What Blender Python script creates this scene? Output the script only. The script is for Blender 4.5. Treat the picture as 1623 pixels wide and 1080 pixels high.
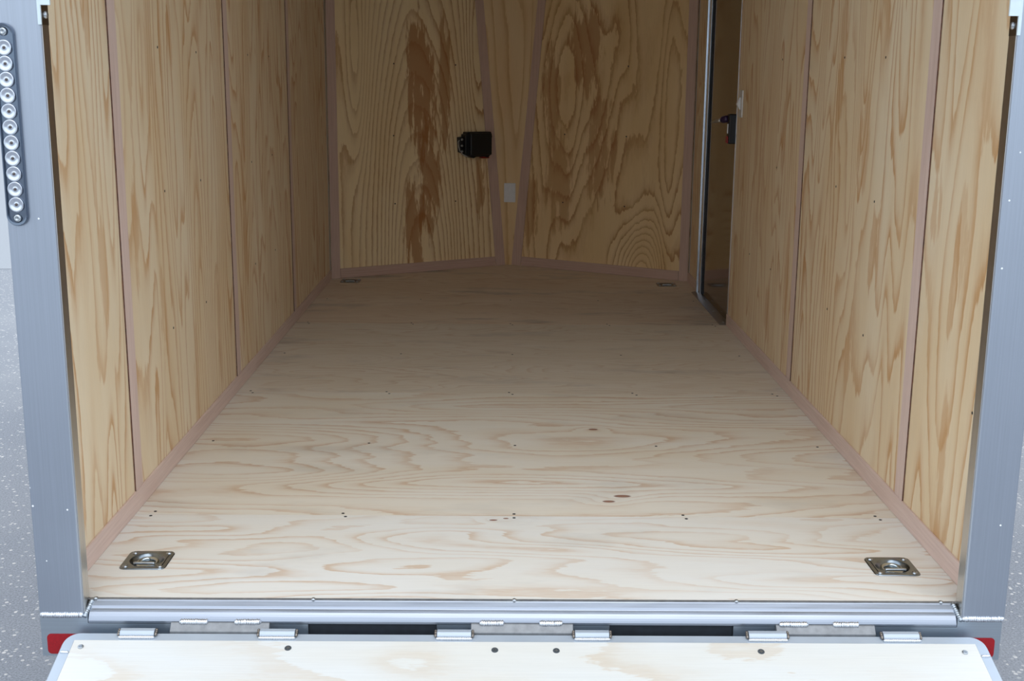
import bpy, bmesh, math, random
from mathutils import Vector, Matrix
random.seed(4)
S = bpy.context.scene
for o in list(bpy.data.objects): bpy.data.objects.remove(o)
COL = S.collection

# ------------------------------------------------------------------ camera
cd = bpy.data.cameras.new('camera'); cam = bpy.data.objects.new('camera', cd); COL.objects.link(cam)
cd.sensor_width = 36.0; cd.sensor_fit = 'HORIZONTAL'; cd.lens = 1916.87/1623*36
cd.clip_start = 0.05; cd.clip_end = 500
R = Vector((0.99993818, -0.00721128, 0.00846323)); U = Vector((-0.00671463, 0.21505263, 0.97657938)); F = Vector((0.00886242, 0.97657584, -0.21499092))
cam.matrix_world = Matrix(((R.x, U.x, -F.x, -0.04481), (R.y, U.y, -F.y, -2.42769), (R.z, U.z, -F.z, 1.10792), (0, 0, 0, 1)))
S.camera = cam

# ------------------------------------------------------------------ world: bright overcast sky
w = bpy.data.worlds.new('overcast_sky'); S.world = w; w.use_nodes = True
nt = w.node_tree; nt.nodes.clear()
tc = nt.nodes.new('ShaderNodeTexCoord'); sp = nt.nodes.new('ShaderNodeSeparateXYZ'); rp = nt.nodes.new('ShaderNodeValToRGB')
bg = nt.nodes.new('ShaderNodeBackground'); wo = nt.nodes.new('ShaderNodeOutputWorld')
nt.links.new(tc.outputs['Generated'], sp.inputs[0]); nt.links.new(sp.outputs['Z'], rp.inputs[0])
rp.color_ramp.elements[0].position = 0.0; rp.color_ramp.elements[0].color = (0.62, 0.74, 0.85, 1)
rp.color_ramp.elements[1].position = 1.0; rp.color_ramp.elements[1].color = (0.88, 0.97, 1.10, 1)
e = rp.color_ramp.elements.new(0.3); e.color = (0.82, 0.90, 1.02, 1)
nt.links.new(rp.outputs[0], bg.inputs[0]); bg.inputs[1].default_value = 1.15
nt.links.new(bg.outputs[0], wo.inputs[0])
S.view_settings.view_transform = 'Standard'; S.view_settings.look = 'None'
S.view_settings.gamma = 1.0; S.view_settings.exposure = 0.52; S.view_settings.use_curve_mapping = False

# soft sun behind thin cloud, high behind the camera
sd = bpy.data.lights.new('veiled_sun', 'SUN'); sun = bpy.data.objects.new('veiled_sun', sd); COL.objects.link(sun)
sd.energy = 0.35; sd.angle = math.radians(40); sd.color = (1.0, 0.97, 0.92); sun.rotation_euler = (math.radians(32), 0, math.radians(8))

# ------------------------------------------------------------------ helpers
def lin(c):
    return tuple(((x/255)/12.92 if x/255 <= 0.04045 else ((x/255+0.055)/1.055)**2.4) for x in c) + (1.0,)

class G:
    """small shader graph writer"""
    def __init__(s, name):
        s.m = bpy.data.materials.new(name); s.m.use_nodes = True; s.t = s.m.node_tree
        s.b = s.t.nodes['Principled BSDF']; s.o = s.t.nodes['Material Output']
        s.co = s.t.nodes.new('ShaderNodeTexCoord').outputs['Object']
    def put(s, node, i, v):
        if isinstance(v, bpy.types.NodeSocket): s.t.links.new(v, node.inputs[i])
        else: node.inputs[i].default_value = v
    def math(s, op, a, b=0.0, c=None, clamp=False):
        n = s.t.nodes.new('ShaderNodeMath'); n.operation = op; n.use_clamp = clamp
        s.put(n, 0, a); s.put(n, 1, b)
        if c is not None: s.put(n, 2, c)
        return n.outputs[0]
    def sep(s, v=None):
        n = s.t.nodes.new('ShaderNodeSeparateXYZ'); s.put(n, 0, v or s.co); return n.outputs
    def comb(s, x, y, z=0.0):
        n = s.t.nodes.new('ShaderNodeCombineXYZ'); s.put(n, 0, x); s.put(n, 1, y); s.put(n, 2, z); return n.outputs[0]
    def noise(s, v, scale=1.0, detail=2.0, rough=0.5, dist=0.0):
        n = s.t.nodes.new('ShaderNodeTexNoise'); s.put(n, 'Vector', v); s.put(n, 'Scale', scale); s.put(n, 'Detail', detail)
        s.put(n, 'Roughness', rough); s.put(n, 'Distortion', dist); return n.outputs[0]
    def ramp(s, f, stops):
        n = s.t.nodes.new('ShaderNodeValToRGB'); s.put(n, 0, f); el = n.color_ramp.elements
        el[0].position, el[0].color = stops[0]; el[1].position, el[1].color = stops[-1]
        for p, c in stops[1:-1]:
            e = el.new(p); e.color = c
        return n.outputs[0]
    def gr(s, f, stops): return s.ramp(f, [(p, (v, v, v, 1)) for p, v in stops])
    def mix(s, f, a, b, mode='MIX'):
        n = s.t.nodes.new('ShaderNodeMix'); n.data_type = 'RGBA'; n.blend_type = mode
        s.put(n, 0, f); s.put(n, 6, a); s.put(n, 7, b); return n.outputs[2]
    def bump(s, h, strength=0.2, dist=0.002):
        n = s.t.nodes.new('ShaderNodeBump'); s.put(n, 'Height', h); s.put(n, 'Strength', strength); s.put(n, 'Distance', dist)
        s.t.links.new(n.outputs[0], s.b.inputs['Normal'])
    def set(s, **k):
        for a, v in k.items(): s.put(s.b, a.replace('_', ' '), v)
        return s.m

def gauss(g, u, v, u0, v0, su, sv):
    a = g.math('MULTIPLY', g.math('SUBTRACT', u, u0), 1/su); b = g.math('MULTIPLY', g.math('SUBTRACT', v, v0), 1/sv)
    r = g.math('ADD', g.math('MULTIPLY', a, a), g.math('MULTIPLY', b, b))
    return g.math('EXPONENT', g.math('MULTIPLY', r, -1.0))

def plywood(name, grain, across, seed, light, tone, dark, K=11.0, su=0.9, sv=4.2, con=1.0, tilt=0.0,
            bumps=(), knots=(), patches=(), grey=0.0, jag=0.16, lo=0.25, rough=0.55, spec=0.35):
    """rotary-cut softwood veneer: contour lines of a stretched height field"""
    g = G(name); xyz = g.sep(); u = xyz['XYZ'.index(grain)]; v = xyz['XYZ'.index(across)]
    h = g.noise(g.comb(g.math('MULTIPLY', u, su), g.math('MULTIPLY', v, sv), seed), 1.0, 1.2, 0.45, 0.15)
    h = g.math('MULTIPLY', h, K)
    wob = g.noise(g.comb(g.math('MULTIPLY', u, 5.0), g.math('MULTIPLY', v, 26.0), seed+3), 1.0, 3.0, 0.6)
    h = g.math('MULTIPLY_ADD', wob, jag*K/5, h)
    wob2 = g.noise(g.comb(g.math('MULTIPLY', u, 24.0), g.math('MULTIPLY', v, 120.0), seed+5), 1.0, 2.0, 0.6)
    h = g.math('MULTIPLY_ADD', wob2, jag*0.9, h)
    if tilt: h = g.math('MULTIPLY_ADD', v, tilt, h)
    for (u0, v0, a, b, A) in bumps: h = g.math('MULTIPLY_ADD', gauss(g, u, v, u0, v0, a, b), A, h)
    for (u0, v0, a, b) in knots: h = g.math('MULTIPLY_ADD', gauss(g, u, v, u0, v0, a*4, b*4), 1.5, h)
    fr = g.math('FRACT', h)
    ring = g.gr(fr, [(0.0, 0.0), (0.45, 0.03), (0.72, 0.35), (0.88, 0.95), (0.95, 1.0), (0.985, 0.25), (1.0, 0.0)])
    # not every ring shows equally
    msk = g.noise(g.comb(g.math('MULTIPLY', u, 1.1), g.math('MULTIPLY', v, 7.0), seed+9), 1.0, 2.0, 0.55)
    msk = g.gr(msk, [(0.30, lo), (0.62, 1.0)])
    ring = g.math('MULTIPLY', ring, msk)
    fib = g.noise(g.comb(g.math('MULTIPLY', u, 9.0), g.math('MULTIPLY', v, 420.0), seed), 1.0, 3.0, 0.6)
    fibm = g.gr(fib, [(0.3, 0.0), (0.7, 1.0)])
    cloud = g.noise(g.comb(g.math('MULTIPLY', u, 1.3), g.math('MULTIPLY', v, 5.0), seed+20), 1.0, 3.0, 0.55)
    cl = g.gr(cloud, [(0.35, 0.0), (0.7, 1.0)])
    base = g.mix(cl, lin(light), lin(tone))
    k = g.math('MULTIPLY', ring, g.math('MULTIPLY_ADD', fibm, 0.35, 0.72))
    c = g.mix(g.math('MULTIPLY', k, con, clamp=True), base, lin(dark))
    for (u0, v0, a, b, st) in patches:       # heartwood patches in the veneer
        gs = gauss(g, u, v, u0, v0, a, b)
        n = g.noise(g.comb(g.math('MULTIPLY', u, 4.0), g.math('MULTIPLY', v, 30.0), seed+u0*7+v0), 1.0, 4.0, 0.65)
        t = g.gr(g.math('MULTIPLY', gs, g.math('MULTIPLY_ADD', n, 3.2, -.85)), [(0.36, 0.0), (0.50, 1.0)])
        c = g.mix(g.math('MULTIPLY', t, st), c, lin(dark))
    c = g.mix(g.math('MULTIPLY', fibm, 0.10), c, lin(tuple(x*0.72 for x in tone)))
    if grey:
        sm = g.noise(g.comb(g.math('MULTIPLY', u, 2.5), g.math('MULTIPLY', v, 6.0), seed+31), 1.0, 4.0, 0.6)
        c = g.mix(g.math('MULTIPLY', g.gr(sm, [(0.55, 0.0), (0.78, 1.0)]), grey), c, lin((150, 145, 140)))
    for (u0, v0, a, b) in knots:
        gs = gauss(g, u, v, u0, v0, a, b)
        c = g.mix(g.math('MULTIPLY', g.gr(gs, [(0.25, 0.0), (0.45, 1.0)]), 0.85), c, lin((122, 66, 48)))
        c = g.mix(g.math('MULTIPLY', g.gr(gs, [(0.55, 0.0), (0.75, 1.0)]), 0.6), c, lin((170, 125, 98)))
    g.bump(g.math('MULTIPLY_ADD', k, 0.5, fib), 0.12, 0.0006)
    return g.set(Base_Color=c, Roughness=rough, Specular_IOR_Level=spec)

def plain(name, col, rough=0.5, metal=0.0, nz=0.0, spec=0.5, scale=60):
    g = G(name); n = g.noise(g.co, scale, 3.0)
    c = g.mix(g.gr(n, [(0.3, 0.0), (0.7, 1.0)]), lin(col), lin(tuple(x*(1-nz) for x in col)))
    return g.set(Base_Color=c, Roughness=rough, Metallic=metal, Specular_IOR_Level=spec)

def alu(name, col=(186, 190, 196), rough=0.3, along='Z', brush=0.25, specks=False, aniso=0.0, wave=0.0):
    g = G(name); x, y, z = g.sep(); f = {'X': (2, 300, 300), 'Z': (300, 300, 2), 'Y': (300, 2, 300)}[along]
    v = g.comb(g.math('MULTIPLY', x, f[0]), g.math('MULTIPLY', y, f[1]), g.math('MULTIPLY', z, f[2]))
    n = g.noise(v, 1.0, 3.0, 0.6)
    c = g.mix(g.gr(n, [(0.3, 0.0), (0.7, brush)]), lin(col), lin(tuple(a*0.8 for a in col)))
    soft = g.noise(g.co, 4.0, 3.0)
    r = g.math('MULTIPLY_ADD', n, 0.12, g.math('MULTIPLY_ADD', soft, 0.14, rough-0.13))
    if specks:
        vo = g.t.nodes.new('ShaderNodeTexVoronoi'); g.put(vo, 'Vector', g.co); g.put(vo, 'Scale', 22.0)
        d = g.math('LESS_THAN', vo.outputs['Distance'], 0.045)
        keep = g.math('GREATER_THAN', g.noise(vo.outputs['Position'], 9.0, 1.0), 0.44)
        d = g.math('MULTIPLY', d, keep)
        c = g.mix(d, c, lin((246, 248, 250))); g.put(g.b, 'Metallic', g.math('SUBTRACT', 1.0, d))
        r = g.math('MAXIMUM', r, g.math('MULTIPLY', d, 0.8))
        g.set(Base_Color=c, Roughness=r)
    else: g.set(Base_Color=c, Roughness=r, Metallic=1.0)
    if wave:
        wv = g.noise(g.comb(g.math('MULTIPLY', x, 3.0), g.math('MULTIPLY', y, 30.0), g.math('MULTIPLY', z, 30.0)), 1.0, 2.0)
        g.bump(wv, wave, 0.01)
    else: g.bump(n, 0.05, 0.0004)
    return g.m

def link(name, bm, mat, parent=None, smooth=False, bevel=0.0, seg=2):
    bmesh.ops.recalc_face_normals(bm, faces=bm.faces[:])
    me = bpy.data.meshes.new(name); bm.to_mesh(me); bm.free()
    ob = bpy.data.objects.new(name, me); COL.objects.link(ob); me.materials.append(mat)
    if smooth:
        for p in me.polygons: p.use_smooth = True
    if bevel:
        md = ob.modifiers.new('bevel', 'BEVEL'); md.width = bevel; md.segments = seg; md.limit_method = 'ANGLE'
    if parent: ob.parent = parent
    return ob

def empty(name, loc=(0, 0, 0)):
    o = bpy.data.objects.new(name, None); COL.objects.link(o); o.empty_display_size = 0.05; o.location = loc; return o
def tag(o, label=None, cat=None, group=None, kind=None):
    if label: o['label'] = label
    if cat: o['category'] = cat
    if group: o['group'] = group
    if kind: o['kind'] = kind
    return o

def add_box(bm, a, b, M=None):
    vs = [bm.verts.new((x, y, z)) for x in (a[0], b[0]) for y in (a[1], b[1]) for z in (a[2], b[2])]
    for f in ((0, 1, 3, 2), (4, 6, 7, 5), (0, 4, 5, 1), (2, 3, 7, 6), (0, 2, 6, 4), (1, 5, 7, 3)): bm.faces.new([vs[i] for i in f])
    if M is not None: bmesh.ops.transform(bm, matrix=M, verts=vs)
    return vs
def box(name, a, b, mat, parent=None, bevel=0.0, **k):
    bm = bmesh.new(); add_box(bm, a, b); return link(name, bm, mat, parent, bevel=bevel, **k)
def add_prism(bm, pts, d):
    """closed loop of 3D points swept by vector d"""
    d = Vector(d); A = [bm.verts.new(p) for p in pts]; B = [bm.verts.new(Vector(p)+d) for p in pts]
    bm.faces.new(A); bm.faces.new(list(reversed(B))); n = len(A)
    for i in range(n): bm.faces.new((A[i], B[i], B[(i+1) % n], A[(i+1) % n]))
def add_lathe(bm, prof, c=(0, 0, 0), axis='Z', n=24, M=None):
    rings = []; 
    for r, h in prof:
        if r < 1e-6: ring = [bm.verts.new((0, 0, h))]
        else: ring = [bm.verts.new((r*math.cos(2*math.pi*i/n), r*math.sin(2*math.pi*i/n), h)) for i in range(n)]
        rings.append(ring)
    for a, b in zip(rings, rings[1:]):
        for i in range(n):
            j = (i+1) % n
            q = [a[i % len(a)], a[j % len(a)], b[j % len(b)], b[i % len(b)]]
            q = list(dict.fromkeys(q))
            if len(q) > 2: bm.faces.new(q)
    vs = [v for r in rings for v in r]
    rot = {'Z': Matrix(), 'Y': Matrix.Rotation(math.radians(90), 4, 'X'), 'X': Matrix.Rotation(math.radians(90), 4, 'Y'), '-X': Matrix.Rotation(math.radians(-90), 4, 'Y')}[axis]
    T = Matrix.Translation(c) @ (M if M is not None else rot)
    bmesh.ops.transform(bm, matrix=T, verts=vs)
def add_tube(bm, pts, r, n=10, closed=False):
    pts = [Vector(p) for p in pts]; N = len(pts); rings = []; up = None
    for i, p in enumerate(pts):
        a = pts[(i-1) % N] if (closed or i > 0) else p; b = pts[(i+1) % N] if (closed or i < N-1) else p
        t = (b-a).normalized()
        if up is None: up = t.orthogonal().normalized()
        up = (up - t*up.dot(t)).normalized(); s = t.cross(up)
        rr = r[i] if isinstance(r, (list, tuple)) else r
        rings.append([bm.verts.new(p+up*rr*math.cos(2*math.pi*k/n)+s*rr*math.sin(2*math.pi*k/n)) for k in range(n)])
    m = N if closed else N-1
    for i in range(m):
        A, B = rings[i], rings[(i+1) % N]
        for k in range(n): bm.faces.new((A[k], A[(k+1) % n], B[(k+1) % n], B[k]))
    if not closed: bm.faces.new(rings[0]); bm.faces.new(list(reversed(rings[-1])))
def rrect(x0, x1, y0, y1, r, k=6):
    out = []
    for cx, cy, a0 in ((x1-r, y1-r, 0), (x0+r, y1-r, 90), (x0+r, y0+r, 180), (x1-r, y0+r, 270)):
        for i in range(k+1):
            a = math.radians(a0+90*i/k); out.append((cx+r*math.cos(a), cy+r*math.sin(a)))
    return out
def add_weld(bm, p0, p1, r=0.004, up=(0, 0, 1)):
    """ripple weld bead"""
    p0, p1 = Vector(p0), Vector(p1); L = (p1-p0).length; n = max(8, int(L/0.0014))
    pts, rs = [], []
    for i in range(n+1):
        t = i/n; env = min(1, min(t, 1-t)*n/3+0.45)
        pts.append(p0.lerp(p1, t)+Vector((random.uniform(-1, 1), random.uniform(-1, 1), random.uniform(-1, 1)))*r*0.06)
        rs.append(r*env*(1+0.13*math.sin(i*1.9)))
    add_tube(bm, pts, rs, 8)

# ------------------------------------------------------------------ dimensions of the cargo body
XL, XR = -0.983, 0.983      # lining faces of the side walls
YC, YA = 4.15, 4.72         # where the vee nose starts, its apex
ZC = 2.03                   # ceiling
T = 0.010

# materials
def streaks(sd, y0, y1, n=7):
    q = random.Random(sd); return tuple((q.uniform(.1, 1.5), q.uniform(y0+.1, y1-.06), q.uniform(.12, .32), q.uniform(.02, .055), q.uniform(.3, .5)) for _ in range(n))
YB = [0.03, .53, 1.745, 2.945, 4.12]
PW = dict(light=(250, 234, 196), tone=(240, 216, 168), dark=(198, 140, 74))
M_wallL = [plywood('pine_left_%s' % 'abcd'[i], 'Z', 'Y', 3.1+i*5.7, (247, 229, 198), (240, 215, 176), (204, 148, 88), K=k, su=su, sv=sv, con=0.85, lo=.4, patches=streaks(i, YB[i], YB[i+1], 3 if i == 0 else 7))
           for i, (k, su, sv) in enumerate([(16, .6, 4.6), (19, .55, 4.4), (18, .7, 4.4), (15, .7, 4.2)])]
M_wallR = [plywood('pine_right_%s' % 'abcd'[i], 'Z', 'Y', 41.3+i*4.1, (247, 229, 198), (240, 215, 176), (204, 148, 88), K=k, su=su, sv=sv, con=0.85, lo=.4, patches=streaks(i+9, YB[i], YB[i+1], 3 if i == 0 else 7))
           for i, (k, su, sv) in enumerate([(14, .6, 4.4), (20, .55, 4.2), (17, .6, 4.6), (14, .7, 4.0)])]
M_floor = [plywood('pine_floor_a', 'X', 'Y', 71.2, (243, 241, 234), (240, 234, 221), (212, 174, 134), K=13, su=1.2, sv=5.5, con=0.72, lo=0.15, grey=0.3, jag=.3,
                   knots=((-.03, .490, .007, .004), (-.062, .478, .010, .005))),
           plywood('pine_floor_b', 'X', 'Y', 75.9, (243, 237, 224), (239, 228, 208), (210, 170, 130), K=15, su=.6, sv=3.6, con=0.72, lo=0.3, grey=0.22, jag=.3,
                   bumps=((.05, 1.05, .75, .20, 4.5), (-.8, .95, .35, .3, -3.0), (0.1, .72, .7, .11, 2.5), (.15, 1.38, .5, .12, 2.5)),
                   knots=((.251, 1.289, .014, .009), (.284, .662, .022, .010), (.244, .620, .016, .008))),
           plywood('pine_floor_c', 'X', 'Y', 81.0, (238, 228, 212), (232, 220, 200), (198, 160, 122), K=14, su=1.5, sv=6, con=0.4, lo=0.1, grey=0.5, jag=.3),
           plywood('pine_floor_d', 'X', 'Y', 88.4, (240, 224, 204), (232, 212, 188), (196, 158, 126), K=14, su=1.2, sv=5, con=0.45, lo=0.1, grey=0.7, jag=.3)]
M_noseL = plywood('pine_nose_left', 'Z', 'X', 12.6, (248, 224, 178), (240, 210, 158), (172, 108, 54), K=7, su=.45, sv=3.0, con=0.85, jag=.3,
                  bumps=((.0, -.50, 1.6, .27, -17.0), (1.15, -.835, .55, .055, 3.5), (1.2, -.2, .5, .06, 3.0)), lo=0.5,
                  patches=((1.05, -.50, .50, .095, .75), (.62, -.46, .45, .080, .7), (.25, -.54, .35, .07, .7), (1.0, -.37, .5, .045, .65), (.5, -.17, .28, .03, .6)))
M_noseR = plywood('pine_nose_right', 'Z', 'X', 58.3, (242, 212, 162), (230, 194, 138), (166, 102, 50), K=9, su=.7, sv=4.0, con=0.8, jag=.4,
                  bumps=((.0, .72, .30, .13, 9.0), (1.2, .36, .7, .20, 7.0), (.7, .86, .8, .05, -3.0)), lo=0.5,
                  patches=((1.25, .42, .28, .10, .6), (.7, .50, .35, .10, .5), (.5, .28, .35, .09, .45), (1.0, .22, .4, .07, .5), (.35, .12, .25, .07, .45)))
M_wedge = plywood('pine_wedge', 'Z', 'X', 33.3, (236, 206, 156), (228, 190, 136), (182, 120, 62), K=7, su=.5, sv=6, con=0.6)
M_ramp = plywood('pine_ramp', 'X', 'Y', 95.5, (226, 228, 226), (225, 222, 212), (208, 186, 156), K=5, su=1.6, sv=3.6, con=0.55, lo=0.2, jag=.35)
M_jambwood = plywood('pine_sheathing', 'Z', 'Y', 7.7, (200, 160, 110), (190, 150, 100), (150, 100, 60))
def luan(name, grain, across, seed, l=(232, 208, 196), d=(218, 192, 180)):
    g = G(name); xyz = g.sep(); u = xyz['XYZ'.index(grain)]; v = xyz['XYZ'.index(across)]
    n = g.noise(g.comb(g.math('MULTIPLY', u, 5), g.math('MULTIPLY', v, 160), seed), 1, 3, .6)
    n2 = g.noise(g.comb(g.math('MULTIPLY', u, 1.5), g.math('MULTIPLY', v, 20), seed), 1, 3, .6)
    c = g.mix(g.gr(n, [(0.3, 0), (0.7, 1)]), lin(l), lin(d))
    c = g.mix(g.math('MULTIPLY', g.gr(n2, [(0.5, 0), (0.8, 1)]), .4), c, lin((186, 152, 136)))
    g.bump(n, .1, .0005)
    return g.set(Base_Color=c, Roughness=0.6, Specular_IOR_Level=.3)
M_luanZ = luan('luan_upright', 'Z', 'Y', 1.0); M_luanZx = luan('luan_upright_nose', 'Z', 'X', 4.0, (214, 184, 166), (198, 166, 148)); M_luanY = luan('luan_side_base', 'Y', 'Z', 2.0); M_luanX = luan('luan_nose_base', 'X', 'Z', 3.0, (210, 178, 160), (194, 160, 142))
M_post = alu('brushed_aluminium_post', (184, 191, 202), 0.38, 'Z', .25, specks=True)
M_jamb = alu('aluminium_jamb', (214, 212, 208), 0.32, 'Z', .2)
M_sill = alu('aluminium_sill', (170, 177, 188), 0.34, 'X', .12, wave=.12)
M_beam = alu('aluminium_beam', (188, 197, 205), 0.36, 'X', .3)
M_rampf = plain('satin_ramp_frame', (192, 202, 212), 0.48, 0.4, .05, .5, 8)
M_hinge = plain('dull_hinge_metal', (150, 152, 154), 0.5, 0.5, .12)
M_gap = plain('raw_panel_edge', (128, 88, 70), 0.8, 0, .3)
M_weld = alu('weld_metal', (232, 235, 240), 0.3, 'X', .2)
M_zinc = alu('zinc_plated_steel', (140, 150, 158), 0.24, 'X', .1)
M_zincring = alu('zinc_ring', (196, 204, 206), 0.16, 'X', .05)
M_steel = alu('door_trim_metal', (196, 202, 210), 0.25, 'Z', .1)
M_doorp = plain('dark_glossy_door_lining', (88, 70, 58), 0.10, 0.55, .06, .6, 3)
M_thresh = alu('threshold_metal', (140, 132, 124), 0.32, 'Y', .1)
M_black = plain('black_plastic', (16, 16, 17), 0.45, 0, .2)
M_seal_refl = plain('black_rubber_and_reflection', (40, 46, 54), 0.6, 0, .2)  # door weatherstrip rubber; also the dark reflection painted on the rear beam
M_white = plain('white_plastic', (226, 224, 222), 0.4, 0, .03)
M_cyan = plain('white_painted_bracket', (222, 236, 240), 0.45, 0, .03)
M_red = plain('red_reflective_tape', (170, 10, 24), 0.35, 0, .12, .5, 400)
M_redp = plain('red_plastic', (150, 20, 24), 0.4, 0, .1)
M_purple = plain('dark_purple_plastic', (52, 30, 66), 0.35, 0, .1)
M_chrome = alu('chrome_housing', (120, 130, 144), 0.2, 'X', .05)
M_lens = alu('chrome_reflector_cup', (216, 220, 228), 0.2, 'X', .05)
M_dark = plain('dark_screw_steel', (58, 58, 60), 0.4, 0.6, .2)
M_shead = plain('grey_screw_head', (104, 112, 118), 0.4, 0.6, .1)
M_screw = plain('bright_screw_head', (190, 196, 200), 0.3, 1.0, .1)
M_led = plain('led_chip', (96, 84, 80), 0.3, 0, .2)
M_ceil = plain('ceiling_lining', (224, 224, 220), 0.6, 0, .03, .3, 3)
M_skin = plain('white_skin', (228, 230, 232), 0.4, 0, .02)

# ------------------------------------------------------------------ ground
g = G('asphalt')
n1 = g.noise(g.co, 160.0, 4.0, .7); n2 = g.noise(g.co, 1.2, 3.0)
vo = g.t.nodes.new('ShaderNodeTexVoronoi'); g.put(vo, 'Vector', g.co); g.put(vo, 'Scale', 70.0); g.put(vo, 'Randomness', 1.0)
cr = g.t.nodes.new('ShaderNodeSeparateColor'); g.put(cr, 0, vo.outputs['Color'])
c = g.mix(g.gr(n1, [(0.35, 0), (0.65, 1)]), lin((108, 112, 118)), lin((156, 161, 168)))
chip = g.math('MULTIPLY', g.math('GREATER_THAN', cr.outputs[0], 0.86), g.math('LESS_THAN', vo.outputs['Distance'], 0.42))
c = g.mix(g.math('MULTIPLY', chip, g.math('MULTIPLY_ADD', cr.outputs[1], .6, .3)), c, lin((226, 222, 216)))
c = g.mix(g.gr(n2, [(0.3, 0), (0.8, .35)]), c, lin((178, 178, 178)))
g.bump(n1, .35, .003); M_asph = g.set(Base_Color=c, Roughness=.85)
g = G('concrete'); n1 = g.noise(g.co, 60, 5, .7)
M_conc = g.set(Base_Color=g.mix(n1, lin((140, 144, 148)), lin((172, 176, 180))), Roughness=.8)
ZG = -0.55
bm = bmesh.new(); add_box(bm, (-40, -40, ZG-.3), (40, 7.8, ZG)); tag(link('ground', bm, M_asph), 'grey asphalt with pale stone chips around the trailer', 'ground', kind='structure')
bm = bmesh.new(); add_box(bm, (-40, 7.82, ZG-.3), (40, 40, ZG)); tag(link('pavement', bm, M_conc), 'pale concrete paving beyond the asphalt seam at left', 'pavement', kind='structure')

# ------------------------------------------------------------------ floor
def screw_mesh(r=0.0042, h=0.0006):
    bm = bmesh.new(); add_lathe(bm, [(0, -.003), (r*.6, -.003), (r, -.0002), (r*.97, h), (r*.6, h*1.6), (r*.42, h*1.5), (r*.3, h*.2), (0, h*.1)], n=14)
    bmesh.ops.recalc_face_normals(bm, faces=bm.faces[:]); me = bpy.data.meshes.new('screw'); bm.to_mesh(me); bm.free(); return me
SCM = screw_mesh(); SCM.materials.append(M_dark)
SCB = screw_mesh(.0062, .0012); SCB.materials.append(M_screw)
def cross_screw():
    bm = bmesh.new(); add_lathe(bm, [(.0074, -.0004), (.0070, .0007), (.0050, .0009), (0, .0009)], n=18)
    f0 = set(bm.faces)
    for a, b in (((-.0034, -.0011), (.0034, .0011)), ((-.0011, -.0034), (.0011, .0034))): add_box(bm, (a[0], a[1], .0008), (b[0], b[1], .0012))
    for f in bm.faces:
        if f not in f0: f.material_index = 1
    bmesh.ops.recalc_face_normals(bm, faces=bm.faces[:]); me = bpy.data.meshes.new('screw'); bm.to_mesh(me); bm.free()
    me.materials.append(M_shead); me.materials.append(M_screw); return me
SCX = cross_screw()
def screw(parent, loc, normal=(0, 0, 1), s=1.0, me=SCM):
    o = bpy.data.objects.new('screw', me); COL.objects.link(o)
    o.matrix_world = Matrix.Translation(loc) @ Vector((0, 0, 1)).rotation_difference(Vector(normal)).to_matrix().to_4x4() @ Matrix.Scale(s, 4)
    m = o.matrix_world.copy(); o.parent = parent; o.matrix_parent_inverse = Matrix(); o.matrix_world = m
    return o

bm = bmesh.new()
add_prism(bm, [(XL-T, .0, -.045), (XR+T, .0, -.045), (XR+T, YC, -.045), (0, YA+.01, -.045), (XL-T, YC, -.045)], (0, 0, .022))
floor = tag(link('floor', bm, M_jambwood), 'pale pine plywood floor of the cargo trailer', 'floor', kind='structure')
DR = [(-.861, .205), (.864, .190), (-.868, 4.085), (.848, 4.035)]     # tie-down positions
SE = [0.0, .508, 1.729, 2.948, 4.17]
H = .046
def sheet(y0, y1, holes, mat, nose=False):
    bm = bmesh.new(); z0, z1 = -.022, 0.0
    ys = sorted({y0, y1, *[c for hx, hy in holes for c in (hy-H, hy+H)]})
    for a, b in zip(ys, ys[1:]):
        xs = [XL]; 
        for hx, hy in sorted(holes):
            if hy-H < (a+b)/2 < hy+H: xs += [hx-H, hx+H]
        xs.append(XR)
        for i in range(0, len(xs), 2): add_box(bm, (xs[i], a, z0), (xs[i+1], b, z1))
    if nose: add_prism(bm, [(XL+.002, y1, z0), (XR-.002, y1, z0), (0, YA-.002, z0)], (0, 0, z1-z0))
    bmesh.ops.remove_doubles(bm, verts=bm.verts[:], dist=1e-5)
    return link('plywood_sheet', bm, mat, floor)
gp = .0008
sheet(SE[0]+.0, SE[1]-gp, DR[:2], M_floor[0]); sheet(SE[1]+gp, SE[2]-gp, [], M_floor[1]); sheet(SE[2]+gp, SE[3]-gp, [], M_floor[2])
sheet(SE[3]+gp, YC-.001, [(DR[2][0], DR[2][1]), (DR[3][0], DR[3][1])], M_floor[3], nose=True)
fs = [(-.933, .527), (-.936, .496), (-.449, .520), (-.440, .497), (-.009, .522), (-.009, .494), (.427, .520), (.432, .494), (.924, .520), (.930, .494)]
fs += [(-.928, 1.142), (-.448, 1.127), (-.001, 1.112), (.431, 1.113), (.926, 1.114)]
for x, y in [(-.929, 1.741), (-.446, 1.736), (-.01, 1.729), (.43, 1.719), (.93, 1.721)]: fs += [(x-.006, 1.742), (x+.006, 1.716)]
for x in (-.92, -.45, .0, .44, .92): fs += [(x, 2.34), (x-.004, 2.962), (x+.005, 2.934), (x, 3.55)]
for x, y in fs: screw(floor, (x, y, 0))

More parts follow.
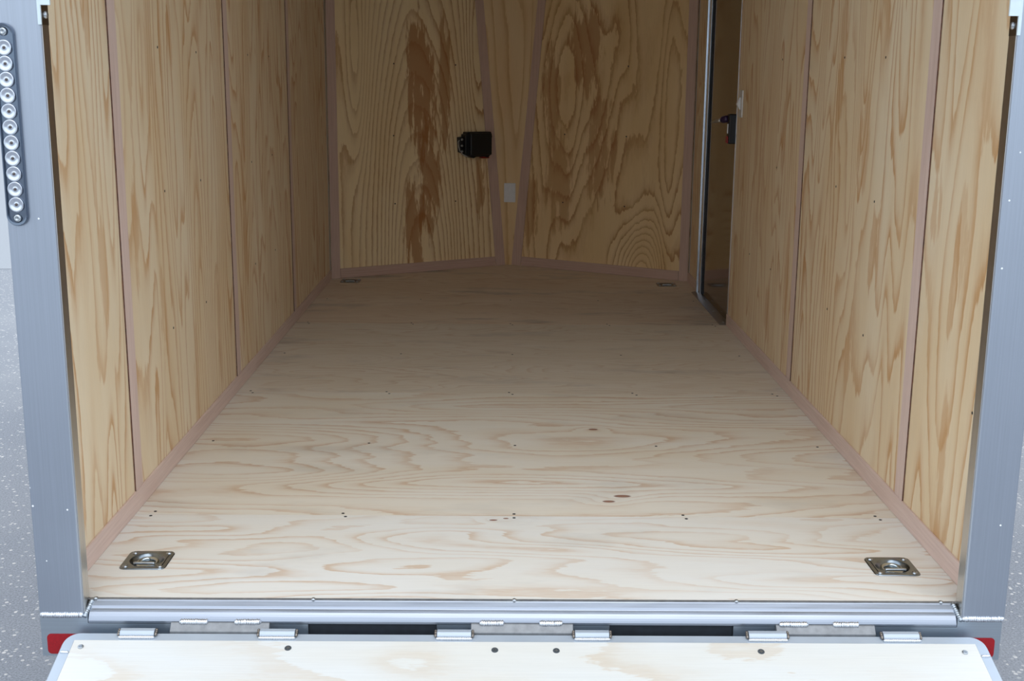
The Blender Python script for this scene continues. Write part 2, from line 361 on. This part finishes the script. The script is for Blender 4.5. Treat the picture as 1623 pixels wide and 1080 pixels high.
# ------------------------------------------------------------------ side walls
BT = [0.53, 1.745, 2.945, 4.12]
def side_wall(name, sx, X, bats, mats, gap=None):
    """backing skin with lining panels; X is the lining face, sx points outwards"""
    bm = bmesh.new()
    spans = [(0.03, YC+.02)] if not gap else [(0.03, gap[0]), (gap[1], YC+.02)]
    xa = X+sx*T; xb = X+sx*.05
    for a, b in spans: add_box(bm, (min(xa, xb), a, -.045), (max(xa, xb), b, ZC))
    if gap: add_box(bm, (min(xa, xb), gap[0], 1.93), (max(xa, xb), gap[1], ZC))
    wl = link(name, bm, M_gap); tag(wl, kind='structure')
    edges = [0.03]+bats
    for i in range(len(bats)):
        a = edges[i]; b = bats[i]-.003
        if i > 0: a = bats[i]-(bats[i]-bats[i-1])+.0012
        segs = [(a, b)]
        if gap: segs = [(s, t) for s, t in ((a, min(b, gap[0])), (max(a, gap[1]), b)) if t-s > .01]
        for s, t in segs:
            box('plywood_panel', (min(X, xa), s, -.02), (max(X, xa), t, ZC-.002), mats[i], wl)
    return wl
wl = side_wall('wall_left', -1, XL, BT, M_wallL)
DG = (2.955, 3.80)
wr = side_wall('wall_right', 1, XR, [0.49, 1.725, 2.93, 4.12], M_wallR, DG)
tag(wl, 'left wall lined with upright knotty pine plywood panels', 'wall'); tag(wr, 'right wall lined with pine plywood panels, door at its far end', 'wall')
for y, z in [(0.955, 1.172), (1.375, 1.166), (1.359, 0.778), (0.951, 0.783), (0.967, 0.391), (1.359, 0.393), (2.142, 0.395), (2.14, .78), (2.55, .78), (2.14, 1.17), (2.55, 1.17), (2.55, .39)]: screw(wl, (XL, y, z), (1, 0, 0), .9)
for y, z in [(1.302, 1.166), (0.901, 1.161), (1.305, 0.779), (0.909, 0.773), (2.131, 0.775), (2.544, 0.388), (2.143, 0.388), (1.314, 0.393), (0.924, 0.392), (0.092, 1.16), (0.092, 0.777), (0.106, 0.395), (2.13, 1.17)]: screw(wr, (XR, y, z), (-1, 0, 0), .9)
tn = 0
def trim(bm, mat, label, bevel=.0015):
    global tn; tn += 1
    return tag(link('trim_%d' % tn, bm, mat, bevel=bevel), label, 'trim strip', kind='structure')
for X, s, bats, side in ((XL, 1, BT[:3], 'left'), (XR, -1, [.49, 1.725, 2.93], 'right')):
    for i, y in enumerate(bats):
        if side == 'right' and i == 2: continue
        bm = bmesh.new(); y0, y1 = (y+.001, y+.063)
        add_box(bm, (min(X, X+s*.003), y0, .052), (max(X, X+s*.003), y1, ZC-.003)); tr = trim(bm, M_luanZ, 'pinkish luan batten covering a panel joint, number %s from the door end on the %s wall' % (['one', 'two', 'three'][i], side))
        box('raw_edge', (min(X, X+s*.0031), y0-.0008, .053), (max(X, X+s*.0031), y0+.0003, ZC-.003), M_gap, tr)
# side baseboards
bm = bmesh.new(); add_box(bm, (XL, .02, .0005), (XL+.006, YC-.01, .053)); tag(link('baseboard_left', bm, M_luanY, bevel=.001), 'pinkish luan strip along the foot of the left wall', 'baseboard', kind='structure')
bm = bmesh.new(); add_box(bm, (XR-.006, .02, .0005), (XR, 2.96, .053)); bb = tag(link('baseboard_right', bm, M_luanY, bevel=.001), 'pinkish luan strip along the foot of the right wall', 'baseboard', kind='structure')
box('strip', (XR-.006, 3.80, .0005), (XR, YC-.01, .053), M_luanY, bb, .001)

# ------------------------------------------------------------------ vee nose
nose_dir = {-1: Vector((.983, .57, 0)).normalized(), 1: Vector((-.983, .57, 0)).normalized()}
nose_in = {-1: Vector((.57, -.983, 0)).normalized(), 1: Vector((-.57, -.983, 0)).normalized()}
def nose_pt(side, x, z, off=0.0):
    y = YC+(x-(-.983))*.57/.983 if side < 0 else YC+(.983-x)*.57/.983
    return Vector((x, y, z))+nose_in[side]*off
bm = bmesh.new()
add_prism(bm, [nose_pt(-1, -1.0, -.045, -.012), nose_pt(-1, 0, -.045, -.012), nose_pt(-1, 0, -.045, -.012)+Vector((0, .04, 0)), nose_pt(-1, -1.0, -.045, -.012)+Vector((0, .04, 0))], (0, 0, ZC+.045))
add_prism(bm, [nose_pt(1, 1.0, -.045, -.012), nose_pt(1, 0, -.045, -.012), nose_pt(1, 0, -.045, -.012)+Vector((0, .04, 0)), nose_pt(1, 1.0, -.045, -.012)+Vector((0, .04, 0))], (0, 0, ZC+.045))
wb = tag(link('wall_back', bm, M_skin), 'vee-shaped front wall of pine plywood with strong brown grain', 'wall', kind='structure')
def nose_poly(name, pts, side, mat, parent, th, base=0.0, bevel=0.0):
    bm = bmesh.new(); add_prism(bm, [nose_pt(side, x, z, base) for x, z in pts], nose_in[side]*th); return link(name, bm, mat, parent, bevel=bevel)
def lx(z): return -.055-.082*z      # centre line of the left wedge batten
def rx(z): return .042+.082*z
nose_poly('plywood_panel', [(-.982, 0), (lx(0), 0), (lx(ZC), ZC-.002), (-.982, ZC-.002)], -1, M_noseL, wb, .010, -.010)
nose_poly('plywood_panel', [(.982, 0), (rx(0), 0), (rx(ZC), ZC-.002), (.982, ZC-.002)], 1, M_noseR, wb, .010, -.010)
# triangular infill panel between the two leaning battens, spanning the vee
bm = bmesh.new()
A, B = nose_pt(-1, lx(0)+.02, 0, .001), nose_pt(1, rx(0)-.02, 0, .001); Cc, D = nose_pt(1, rx(ZC)-.005, ZC-.003, .001), nose_pt(-1, lx(ZC)+.005, ZC-.003, .001)
add_prism(bm, [A, B, Cc, D], (0, .006, 0)); wedge = link('plywood_panel', bm, M_wedge, wb)
for x, z in [(-.642, 1.16), (-.312, 1.157), (-.647, .772), (-.644, .396), (-.313, .393)]: screw(wb, nose_pt(-1, x, z), nose_in[-1])
for x, z in [(.308, .777), (.304, .39), (.64, 1.157), (.64, .777), (.64, .39)]: screw(wb, nose_pt(1, x, z), nose_in[1])
for side, X, nm in ((-1, -.981, 'left'), (1, .981, 'right')):
    x1 = X+.045*(-side)
    bm = bmesh.new(); add_prism(bm, [nose_pt(side, X, .0005), nose_pt(side, x1, .0005), nose_pt(side, x1, ZC-.004), nose_pt(side, X, ZC-.004)], nose_in[side]*.005)
    trim(bm, M_luanZx, 'pinkish corner batten where the %s wall meets the nose' % nm)
    f = lx if side < 0 else rx
    bm = bmesh.new(); add_prism(bm, [nose_pt(side, f(0)-.027, .0005, .001), nose_pt(side, f(0)+.027, .0005, .001), nose_pt(side, f(ZC)+.027, ZC-.004, .001), nose_pt(side, f(ZC)-.027, ZC-.004, .001)], nose_in[side]*.006)
    trim(bm, M_luanZx, 'leaning luan batten on the %s of the nose centre wedge' % nm)
    bm = bmesh.new(); xa, xb = (x1+.001*(-side)), f(.025)+.029*side
    add_prism(bm, [nose_pt(side, xa, .0005), nose_pt(side, xb, .0005), nose_pt(side, xb, .054), nose_pt(side, xa, .054)], nose_in[side]*.006)
    tag(link('baseboard_%s' % ('back_left' if side < 0 else 'back_right'), bm, M_luanX, bevel=.001), 'luan strip along the foot of the %s half of the nose' % nm, 'baseboard', kind='structure')

# ceiling
bm = bmesh.new(); add_prism(bm, [(XL-.05, 0.03, ZC), (XR+.05, 0.03, ZC), (XR+.05, YC, ZC), (0, YA+.06, ZC), (XL-.05, YC, ZC)], (0, 0, .04))
tag(link('ceiling', bm, M_ceil), 'flat pale ceiling of the cargo box', 'ceiling', kind='structure')

# ------------------------------------------------------------------ side door on the right wall
dr = empty('door_1', (XR, 3.0, 0)); tag(dr, 'narrow dark glossy side door with metal edge trims in the right wall', 'door', kind='structure')
def P(o, par):
    o.parent = par; o.matrix_parent_inverse = par.matrix_world.inverted(); return o
bpy.context.view_layer.update()
P(box('door_panel', (XR+.006, 2.972, .012), (XR+.036, 3.695, 1.93), M_doorp, bevel=.002), dr)
bm = bmesh.new()
add_box(bm, (XR-.006, 3.715, .0), (XR+.045, 3.80, 1.95)); add_box(bm, (XR-.012, 3.792, .0), (XR-.004, 3.806, 1.95))
P(link('door_frame', bm, M_steel, bevel=.002), dr)
P(box('weatherstrip', (XR-.001, 3.696, .012), (XR+.03, 3.714, 1.94), M_seal_refl, bevel=.003), dr)
bm = bmesh.new(); add_box(bm, (XR-.003, 2.955, .03), (XR+.045, 2.969, 1.95)); P(link('door_frame', bm, M_steel, bevel=.001), dr)
bm = bmesh.new(); add_prism(bm, [(XR-.034, 2.962, .0005), (XR-.034, 2.962, .003), (XR+.0055, 2.962, .0115), (XR+.048, 2.962, .0115), (XR+.048, 2.962, -.044), (XR+.011, 2.962, -.044)], (0, .84, 0))
th = P(link('threshold', bm, M_thresh), dr)
for y in (2.985, 3.25, 3.52, 3.77):
    screw(th, (XR-.013, y, .0078), s=.9, me=SCB)
# latch
lt = bmesh.new(); add_box(lt, (XR-.030, 2.975, .815), (XR+.006, 3.030, .945)); lb = P(link('door_latch', lt, M_black, bevel=.005), dr)
bm = bmesh.new(); add_box(bm, (XR-.036, 2.985, .818), (XR-.029, 3.022, .848)); P(link('lock_button', bm, M_redp, bevel=.002), lb)
bm = bmesh.new(); add_box(bm, (XR-.034, 2.992, .860), (XR-.0295, 3.002, .902)); P(link('slide_tab', bm, M_white, bevel=.001), lb)
bm = bmesh.new(); d0 = Vector((XR-.028, 3.012, .925)); dirv = Vector((-.062, .07, -.02))
q = Vector((0, 0, 1)).rotation_difference(dirv).to_matrix().to_4x4(); L = dirv.length
add_lathe(bm, [(0, 0), (.013, 0), (.016, .012), (.0155, .03), (.011, .040), (0, .040)], c=d0, M=q, n=18); lc = P(link('lever_collar', bm, M_purple, smooth=True), lb)
bm = bmesh.new(); add_lathe(bm, [(0, .038), (.010, .039), (.0085, .055), (.004, L), (0, L+.004)], c=d0, M=q, n=18); P(link('lever_tip', bm, M_screw, smooth=True), lb)

# white switch on the right wall beside the door
sw = empty('light_switch', (XR, 2.875, .99)); bpy.context.view_layer.update()
tag(sw, 'small white light switch plate on the right wall beside the dark door', 'switch')
P(box('cover_plate', (XR-.006, 2.835, .935), (XR+.0005, 2.905, 1.05), M_white, bevel=.003), sw)
bm = bmesh.new(); add_prism(bm, [(XR-.006, 2.862, .965), (XR-.006, 2.862, 1.02), (XR-.012, 2.862, 1.018), (XR-.022, 2.862, .990), (XR-.010, 2.862, .970)], (0, .018, 0)); P(link('toggle', bm, M_white, bevel=.001), sw)

# blank plate on the wedge panel
yw = (A.y+(Cc.y-A.y)*(.43/ZC))
bm = bmesh.new(); add_box(bm, (-.0345, -.006, -.056), (.0325, .0, .056)); tilt = math.atan2(-(Cc.y-A.y), ZC)
pl = link('cover_plate', bm, M_white, bevel=.002); pl.location = (0, yw, .431); pl.rotation_euler = (-tilt*-1, 0, 0)
tag(pl, 'blank white outlet cover plate low on the centre wedge of the nose wall', 'cover plate')

# black junction box on the left half of the nose
jb = empty('breakaway_battery_box'); tag(jb, 'black plastic battery box with side terminals mounted on the left nose panel', 'battery box')
zc = .716; xc = -.205
ang = math.atan2(nose_dir[-1].y, nose_dir[-1].x)
jb.location = nose_pt(-1, xc, zc); jb.rotation_euler = (0, 0, ang)
def jpart(name, bm, mat, par=jb, **k): return link(name, bm, mat, par, **k)
bm = bmesh.new()     # local: x along wall, -y into the room, z up
sil = [(-.078, .070), (.078, .070), (.078, .052), (.084, .050), (.084, .036), (.078, .036), (.078, -.058), (.058, -.076), (.030, -.070), (-.020, -.070), (-.034, -.078), (-.056, -.074), (-.090, -.056), (-.090, .056), (-.078, .060)]
add_prism(bm, [(x, -.001, z) for x, z in sil], (0, -.055, 0)); body = jpart('case', bm, M_black, bevel=.003)
bm = bmesh.new(); add_box(bm, (-.070, -.080, -.060), (.070, -.055, .064)); jpart('lid', bm, M_black, bevel=.006)
bm = bmesh.new(); add_prism(bm, [(-.118, -.001, .040), (-.090, -.001, .044), (-.090, -.001, -.052), (-.112, -.001, -.044)], (0, -.035, 0)); tb = jpart('terminal_block', bm, M_black, bevel=.002)
for z in (.028, -.006, -.038):
    bm = bmesh.new(); add_lathe(bm, [(0, 0), (.0075, 0), (.0075, .006), (.004, .009), (0, .009)], c=(-.103, -.036, z), axis='Y', n=14); link('terminal', bm, M_screw, tb, smooth=True)
bm = bmesh.new(); add_tube(bm, [(-.112, -.03, .030), (-.124, -.032, .015), (-.123, -.034, -.010), (-.114, -.034, -.036), (-.100, -.034, -.052), (-.080, -.034, -.064), (-.05, -.03, -.074)], .0016, 8); jpart('wire', bm, M_white, smooth=True)
bm = bmesh.new(); add_box(bm, (.020, -.052, -.080), (.066, -.02, -.068)); jpart('warning_label', bm, M_redp)

# ------------------------------------------------------------------ recessed tie-down rings
def tie_down():
    r0 = empty('recessed_tie_down')
    bm = bmesh.new(); n = 64; out = []
    prof = [(None, 0.0004), (None, .0024), (.0405, .0026), (.0385, .0018), (.0355, -.0030), (.0310, -.0100), (.0260, -.0150), (.0180, -.0172), (.0001, -.0174)]
    hw, rc = .053, .014
    def sq(a):
        c, s = math.cos(a), math.sin(a); m = hw/max(abs(c), abs(s)); x, y = c*m, s*m
        if abs(x) > hw-rc and abs(y) > hw-rc:
            cx, cy = math.copysign(hw-rc, x), math.copysign(hw-rc, y)
            b = c*cx+s*cy; t = b+math.sqrt(max(0, b*b-(cx*cx+cy*cy)+rc*rc)); x, y = c*t, s*t
        return x, y
    rings = []
    for k, (r, z) in enumerate(prof):
        ring = []
        for i in range(n):
            a = 2*math.pi*i/n+math.pi/n
            x, y = (sq(a) if r is None else (r*math.cos(a), r*math.sin(a)))
            if k == 1: x, y = x*.975, y*.975
            ring.append(bm.verts.new((x, y, z)))
        rings.append(ring)
    for a, b in zip(rings, rings[1:]):
        for i in range(n): bm.faces.new((a[i], a[(i+1) % n], b[(i+1) % n], b[i]))
    pan = link('pan', bm, M_zinc, r0, smooth=True)
    for p in pan.data.polygons:
        if p.index < 2*n: p.use_smooth = False
    bm = bmesh.new()                        # D ring with its flat bar at the camera side
    tl = math.radians(4)
    ring = [(0.0225*math.cos(a), .0225*math.sin(a)-.001) for a in [math.radians(-48+i*276/26) for i in range(27)]]
    add_tube(bm, [(x, y*math.cos(tl), -.0075+(y+.015)*.10) for x, y in ring], .0050, 12, closed=True); link('ring', bm, M_zincring, r0, smooth=True)
    bm = bmesh.new(); add_tube(bm, [(-.024, -.026, .0042), (-.020, -.026, .0050), (.020, -.026, .0050), (.024, -.026, .0042)], .0036, 12); link('clamp_bar', bm, M_screw, r0, bevel=.001)
    bm = bmesh.new(); add_box(bm, (.0415, -.030, .0022), (.0435, .030, .0032)); link('stamped_rib', bm, M_dark, r0)
    for x in (-1, 1):
        for y in (-1, 1):
            bm = bmesh.new(); add_lathe(bm, [(.0066, .0022), (.0062, .0036), (.0048, .0052), (.0030, .0058), (.0020, .0042), (0, .0040)], c=(x*.0395, y*.0395, 0), n=16); link('screw', bm, M_screw, r0, smooth=True)
    return r0
def copy_tree(o):
    c = o.copy(); COL.objects.link(c)
    for ch in o.children:
        d = ch.copy(); COL.objects.link(d); d.parent = c
    return c
td = tie_down()
lab = ['square zinc tie-down plate with ring in the floor, front left corner near the sill', 'square zinc tie-down plate with ring in the floor, front right corner near the sill',
       'small-looking far tie-down plate in the floor at the back left corner', 'far tie-down plate in the floor at the back right, beside the side door']
src = [td]+[copy_tree(td) for _ in range(3)]
for o, (x, y), l in zip(src, DR, lab):
    o.location = (x, y, 0); tag(o, l, 'tie-down ring', 'recessed tie-down rings in the floor')
src[1].scale = (-1, 1, 1); src[3].scale = (-1, 1, 1)

# ------------------------------------------------------------------ rear posts
Y0 = -.04
ZB = -.020
def post(side, xo, xi, label):
    r0 = empty('rear_post', ((xo+xi)/2, 0, ZB)); bpy.context.view_layer.update(); tag(r0, label, 'post', 'aluminium posts framing the rear opening')
    P(box('post_body', (min(xo, xi), Y0, ZB), (max(xo, xi), -.002, ZC+.1), M_post, bevel=.0035, seg=3), r0)
    bm = bmesh.new(); x0, x1 = sorted((xi, xi-side*.0015))
    add_box(bm, (x0, Y0+.004, ZB+.002), (x1, -.003, ZC)); P(link('jamb_face', bm, M_jamb), r0)
    bm = bmesh.new(); add_weld(bm, (xo+side*.002*-1, Y0+.0015, ZB-.001), (xi, Y0+.0015, ZB-.001), .0065); P(link('weld_bead', bm, M_weld, smooth=True), r0)
    return r0
pL = post(-1, -1.021, -.927, 'brushed aluminium post at the left of the opening, carrying the tail light')
pR = post(1, 1.035, .943, 'brushed aluminium post at the right of the opening, without a light')
# body shell beyond the posts
for s, x0, x1, nm in ((-1, -1.021, -.985, 'left'), (1, .985, 1.03, 'right')):
    bm = bmesh.new(); add_box(bm, (x0, 0.0, -.04), (x1, .029, ZC)); trim(bm, M_skin, 'return flange behind the %s rear post' % nm, 0)
bm = bmesh.new(); add_box(bm, (-1.021, Y0, ZC-.06), (1.035, .0, ZC+.1)); tag(link('rear_header', bm, M_post), 'aluminium header above the rear opening', 'header', kind='structure')

# latch keeper brackets at the top
for side, xe, z0, nm in ((-1, -.927, 1.193, 'left'), (1, .943, 1.189, 'right')):
    r0 = empty('latch_bracket', (xe, Y0, z0)); bpy.context.view_layer.update(); tag(r0, 'white notched latch bracket with bolt high on the %s post edge' % nm, 'bracket', 'latch brackets on the rear posts')
    s = -side      # towards the opening
    bm = bmesh.new()
    X_ = lambda a: xe+s*a
    pts = [(X_(-.003), z0), (X_(.0035), z0), (X_(.0035), z0+.036), (X_(.022), z0+.036), (X_(.022), z0+.16), (X_(-.003), z0+.16)]
    add_prism(bm, [(x, Y0-.006, z) for x, z in pts], (0, .0055, 0)); P(link('bracket_flange', bm, M_cyan, bevel=.0008), r0)
    bm = bmesh.new(); add_box(bm, (min(X_(.0006), X_(.003)), Y0, z0), (max(X_(.0006), X_(.003)), -.004, z0+.16)); P(link('bracket_plate', bm, M_thresh, bevel=.0005), r0)
    bm = bmesh.new(); add_lathe(bm, [(.0075, 0), (.007, .0025), (.004, .005), (0, .0055)], c=(X_(.0028), Y0+.020, z0+.019), axis='X' if s > 0 else '-X', n=16); P(link('bolt', bm, M_screw, smooth=True), r0)

# ------------------------------------------------------------------ tail light on the left post
tl_ = empty('tail_light', (-.998, Y0, 1.0)); bpy.context.view_layer.update()
tag(tl_, 'long vertical tail light with a column of round clear cells on the left post', 'tail light')
cx = -.998
bm = bmesh.new(); o1 = rrect(cx-.0208, cx+.0208, .808, 1.196, .0205, 10); o2 = rrect(cx-.0195, cx+.0195, .8095, 1.1945, .0192, 10); o3 = rrect(cx-.0175, cx+.0175, .814, 1.190, .0172, 10)
rr = [[bm.verts.new((x, y, z)) for x, z in o] for o, y in ((o1, Y0-.0003), (o1, Y0-.006), (o2, Y0-.009), (o3, Y0-.0085), (o3, Y0-.003))]
for a, b in zip(rr, rr[1:]):
    for i in range(len(a)): bm.faces.new((a[i], a[(i+1) % len(a)], b[(i+1) % len(b)], b[i]))
bm.faces.new(rr[-1]); P(link('bezel', bm, M_chrome, smooth=False), tl_)
for i in range(11):
    z = 1.150-.03*i
    bm = bmesh.new(); add_lathe(bm, [(.0147, .001), (.0149, .0055), (.0136, .0064), (.0095, .0040), (.0060, .0030), (.0045, .0034), (0, .0036)], c=(cx, Y0-.002, z), axis='Y', n=26); cell = P(link('reflector_cell', bm, M_lens, smooth=True), tl_)
    bm = bmesh.new(); add_lathe(bm, [(.0030, 0), (.0028, .0022), (0, .0030)], c=(cx, Y0-.005, z), axis='Y', n=12); P(link('diode', bm, M_led, smooth=True), cell)
for z in (1.180, .823):
    bm = bmesh.new(); add_lathe(bm, [(.0085, .001), (.0080, .0040), (.0055, .0060), (.003, .0062), (.0022, .0045), (0, .0045)], c=(cx, Y0-.003, z), axis='Y', n=18); P(link('screw', bm, M_screw, smooth=True), tl_)

# ------------------------------------------------------------------ sill ledge
sl = empty('door_sill', (0, 0, 0)); tag(sl, 'bright aluminium sill ledge across the rear edge of the plywood floor', 'sill')
bm = bmesh.new()
prof = [(0.0, -.012), (0.0, .0008), (-.0075, .0010), (-.0095, -.0010), (-.020, -.0080), (-.0212, -.0103), (-.0225, -.0128), (-.0265, -.0150), (-.0305, -.0175), (-.034, -.0208), (-.0368, -.0250), (-.0390, -.0295), (Y0-.0005, -.0335), (Y0-.0005, -.039), (-.010, -.039)]
add_prism(bm, [(-.918, y, z) for y, z in prof], (1.851, 0, 0)); 
link('ledge', bm, M_sill, sl, bevel=.0008, seg=2)
bm = bmesh.new(); add_box(bm, (-.926, -.0085, .0006), (.942, -.0005, .0022)); link('edge_strip', bm, M_hinge, sl)
for x in (-.911, -.445, -.013, .466, .908):
    bm = bmesh.new(); add_lathe(bm, [(.0052, 0), (.0048, .002), (.0026, .0036), (0, .004)], c=(x, -.0055, .0018), n=14); link('rivet', bm, M_screw, sl, smooth=True)
for xa, xb in ((-.917, -.926), (.932, .942)):
    bm = bmesh.new(); add_weld(bm, (xa, -.006, .001), (xb, Y0-.001, -.026), .0052); link('weld_bead', bm, M_beam, sl, smooth=True)

# ------------------------------------------------------------------ rear beam
rb = empty('rear_beam', (0, 0, -.12)); bpy.context.view_layer.update(); tag(rb, 'grey aluminium cross beam below the sill with welded hinge plates', 'beam')
bm = bmesh.new()
refl_recesses = [(-.452, -.178), (.190, .455)]  # recesses added to darken the beam face where it reflects dark
xs = [-1.020, refl_recesses[0][0], refl_recesses[0][1], refl_recesses[1][0], refl_recesses[1][1], 1.030]
for i in (0, 2, 4): add_box(bm, (xs[i], Y0, -.115), (xs[i+1], .06, -.0395))
for a, b in refl_recesses:
    add_box(bm, (a, Y0, -.115), (b, .06, -.092)); add_box(bm, (a, -.016, -.092), (b, .06, -.0395))
add_box(bm, (-1.020, Y0, -.0395), (-.919, .0, ZB-.001)); add_box(bm, (.934, Y0, -.0395), (1.030, .0, ZB-.001))
P(link('beam_body', bm, M_beam), rb)
for a, b in refl_recesses: P(box('dark_reflection', (a+.001, -.034, -.091), (b-.001, -.0165, -.0400), M_seal_refl), rb)  # dark boxes stand in for soft reflections on the beam face
bm_ = None
for (a, b), beads in zip([(-.738, -.537), (-.101, .108), (.549, .752)], [[(-.727, -.660), (-.611, -.548)], [(-.090, -.031), (.037, .092)], [(.549, .617), (.663, .725)]]):
    bm = bmesh.new(); a2, b2 = a-.004, b+.004
    pts = [(Y0-.0008, -.0345), (Y0-.0045, -.0355), (Y0-.0175, -.049), (Y0-.0175, -.056), (Y0-.0008, -.056)]
    add_prism(bm, [(a2, y, z) for y, z in pts], (b2-a2, 0, 0)); hp = P(link('hinge_plate', bm, M_hinge, bevel=.001), rb)
    for c0, c1 in beads:
        bm = bmesh.new(); add_weld(bm, (c0+.003, Y0-.0020, -.0345), (c1-.003, Y0-.0020, -.0345), .0068); P(link('weld_bead', bm, M_weld, smooth=True), hp)
# reflective tape
for x0, x1, nm in ((-1.008, -.930, 'left'), (.955, 1.018, 'right')):
    bm = bmesh.new(); add_prism(bm, [(x, Y0-.0003, z) for x, z in rrect(x0, x1, -.110, -.064, .009)], (0, -.0008, 0))
    tag(link('reflector', bm, M_red), 'red reflective tape on the %s end of the rear beam below the post' % nm, 'reflector', 'red reflectors on the rear beam')

# ------------------------------------------------------------------ ramp door
SL = math.radians(17.7)
rm = empty('ramp_door', (0, -.062, -.049)); rm.rotation_euler = (SL, 0, 0)     # local -y runs down the ramp, z is its normal
tag(rm, 'lowered ramp door faced with pale plywood in a bright metal frame', 'ramp door')
RX0, RX1, RL = -.958, .982, 1.55
bm = bmesh.new(); Wd = .030; o = rrect(RX0, RX1, -RL, 0, .032, 8); o_ = rrect(RX0+.004, RX1-.004, -RL+.004, -.004, .029, 8); ii = rrect(RX0+.024, RX1-.024, -RL+Wd, -Wd+.006, .004, 8)
rr = [[bm.verts.new((x, y, z)) for x, y in pts] for pts, z in ((ii, -.045), (o, -.045), (o, -.006), (o_, .0), (ii, .0), (ii, -.045))]
for a, b in zip(rr, rr[1:]):
    for i in range(len(a)): bm.faces.new((a[i], a[(i+1) % len(a)], b[(i+1) % len(b)], b[i]))
bmesh.ops.remove_doubles(bm, verts=bm.verts[:], dist=1e-6)
link('frame', bm, M_rampf, rm)
bm = bmesh.new(); add_box(bm, (RX0+.0245, -RL+.031, -.030), (RX1-.0245, -.0245, .0012)); link('plywood_panel', bm, M_ramp, rm, bevel=.001)
for s, X in ((1, RX0), (-1, RX1)):
    bm = bmesh.new(); add_weld(bm, (X+s*.006, -.060, .001), (X+s*.024, -.060, .001), .0035); link('weld_bead', bm, M_weld, rm, smooth=True)
for a, b in ((-.846, -.766), (-.553, -.471), (-.180, -.100), (.111, .191), (.478, .566), (.763, .847)):
    bm = bmesh.new()
    pts = [(.006, -.010), (.006, .006), (.002, .010), (-.007, .011), (-.013, .007), (-.017, .001), (-.017, -.010)]
    add_prism(bm, [(a+.004, y, z) for y, z in pts], (b-a-.008, 0, 0)); kn = link('hinge_knuckle', bm, M_rampf, rm, bevel=.0012, seg=2)
    bm = bmesh.new(); add_weld(bm, (a+.002, -.0175, .0025), (b-.002, -.0175, .0025), .0038); link('weld_bead', bm, M_weld, kn, smooth=True)
    for xx in (a+.001, b-.001):
        bm = bmesh.new(); add_weld(bm, (xx, -.014, .003), (xx, .004, .007), .0032); link('weld_bead', bm, M_thresh, kn, smooth=True)
for x, y, me in ((-.914, -.045, SCB), (-.484, -.046, SCX), (-.054, -.049, SCX), (.074, -.050, SCX), (.501, -.050, SCX), (.927, -.050, SCB)):
    oo = bpy.data.objects.new('screw', me); COL.objects.link(oo); oo.parent = rm; oo.location = (x, y, .0014);
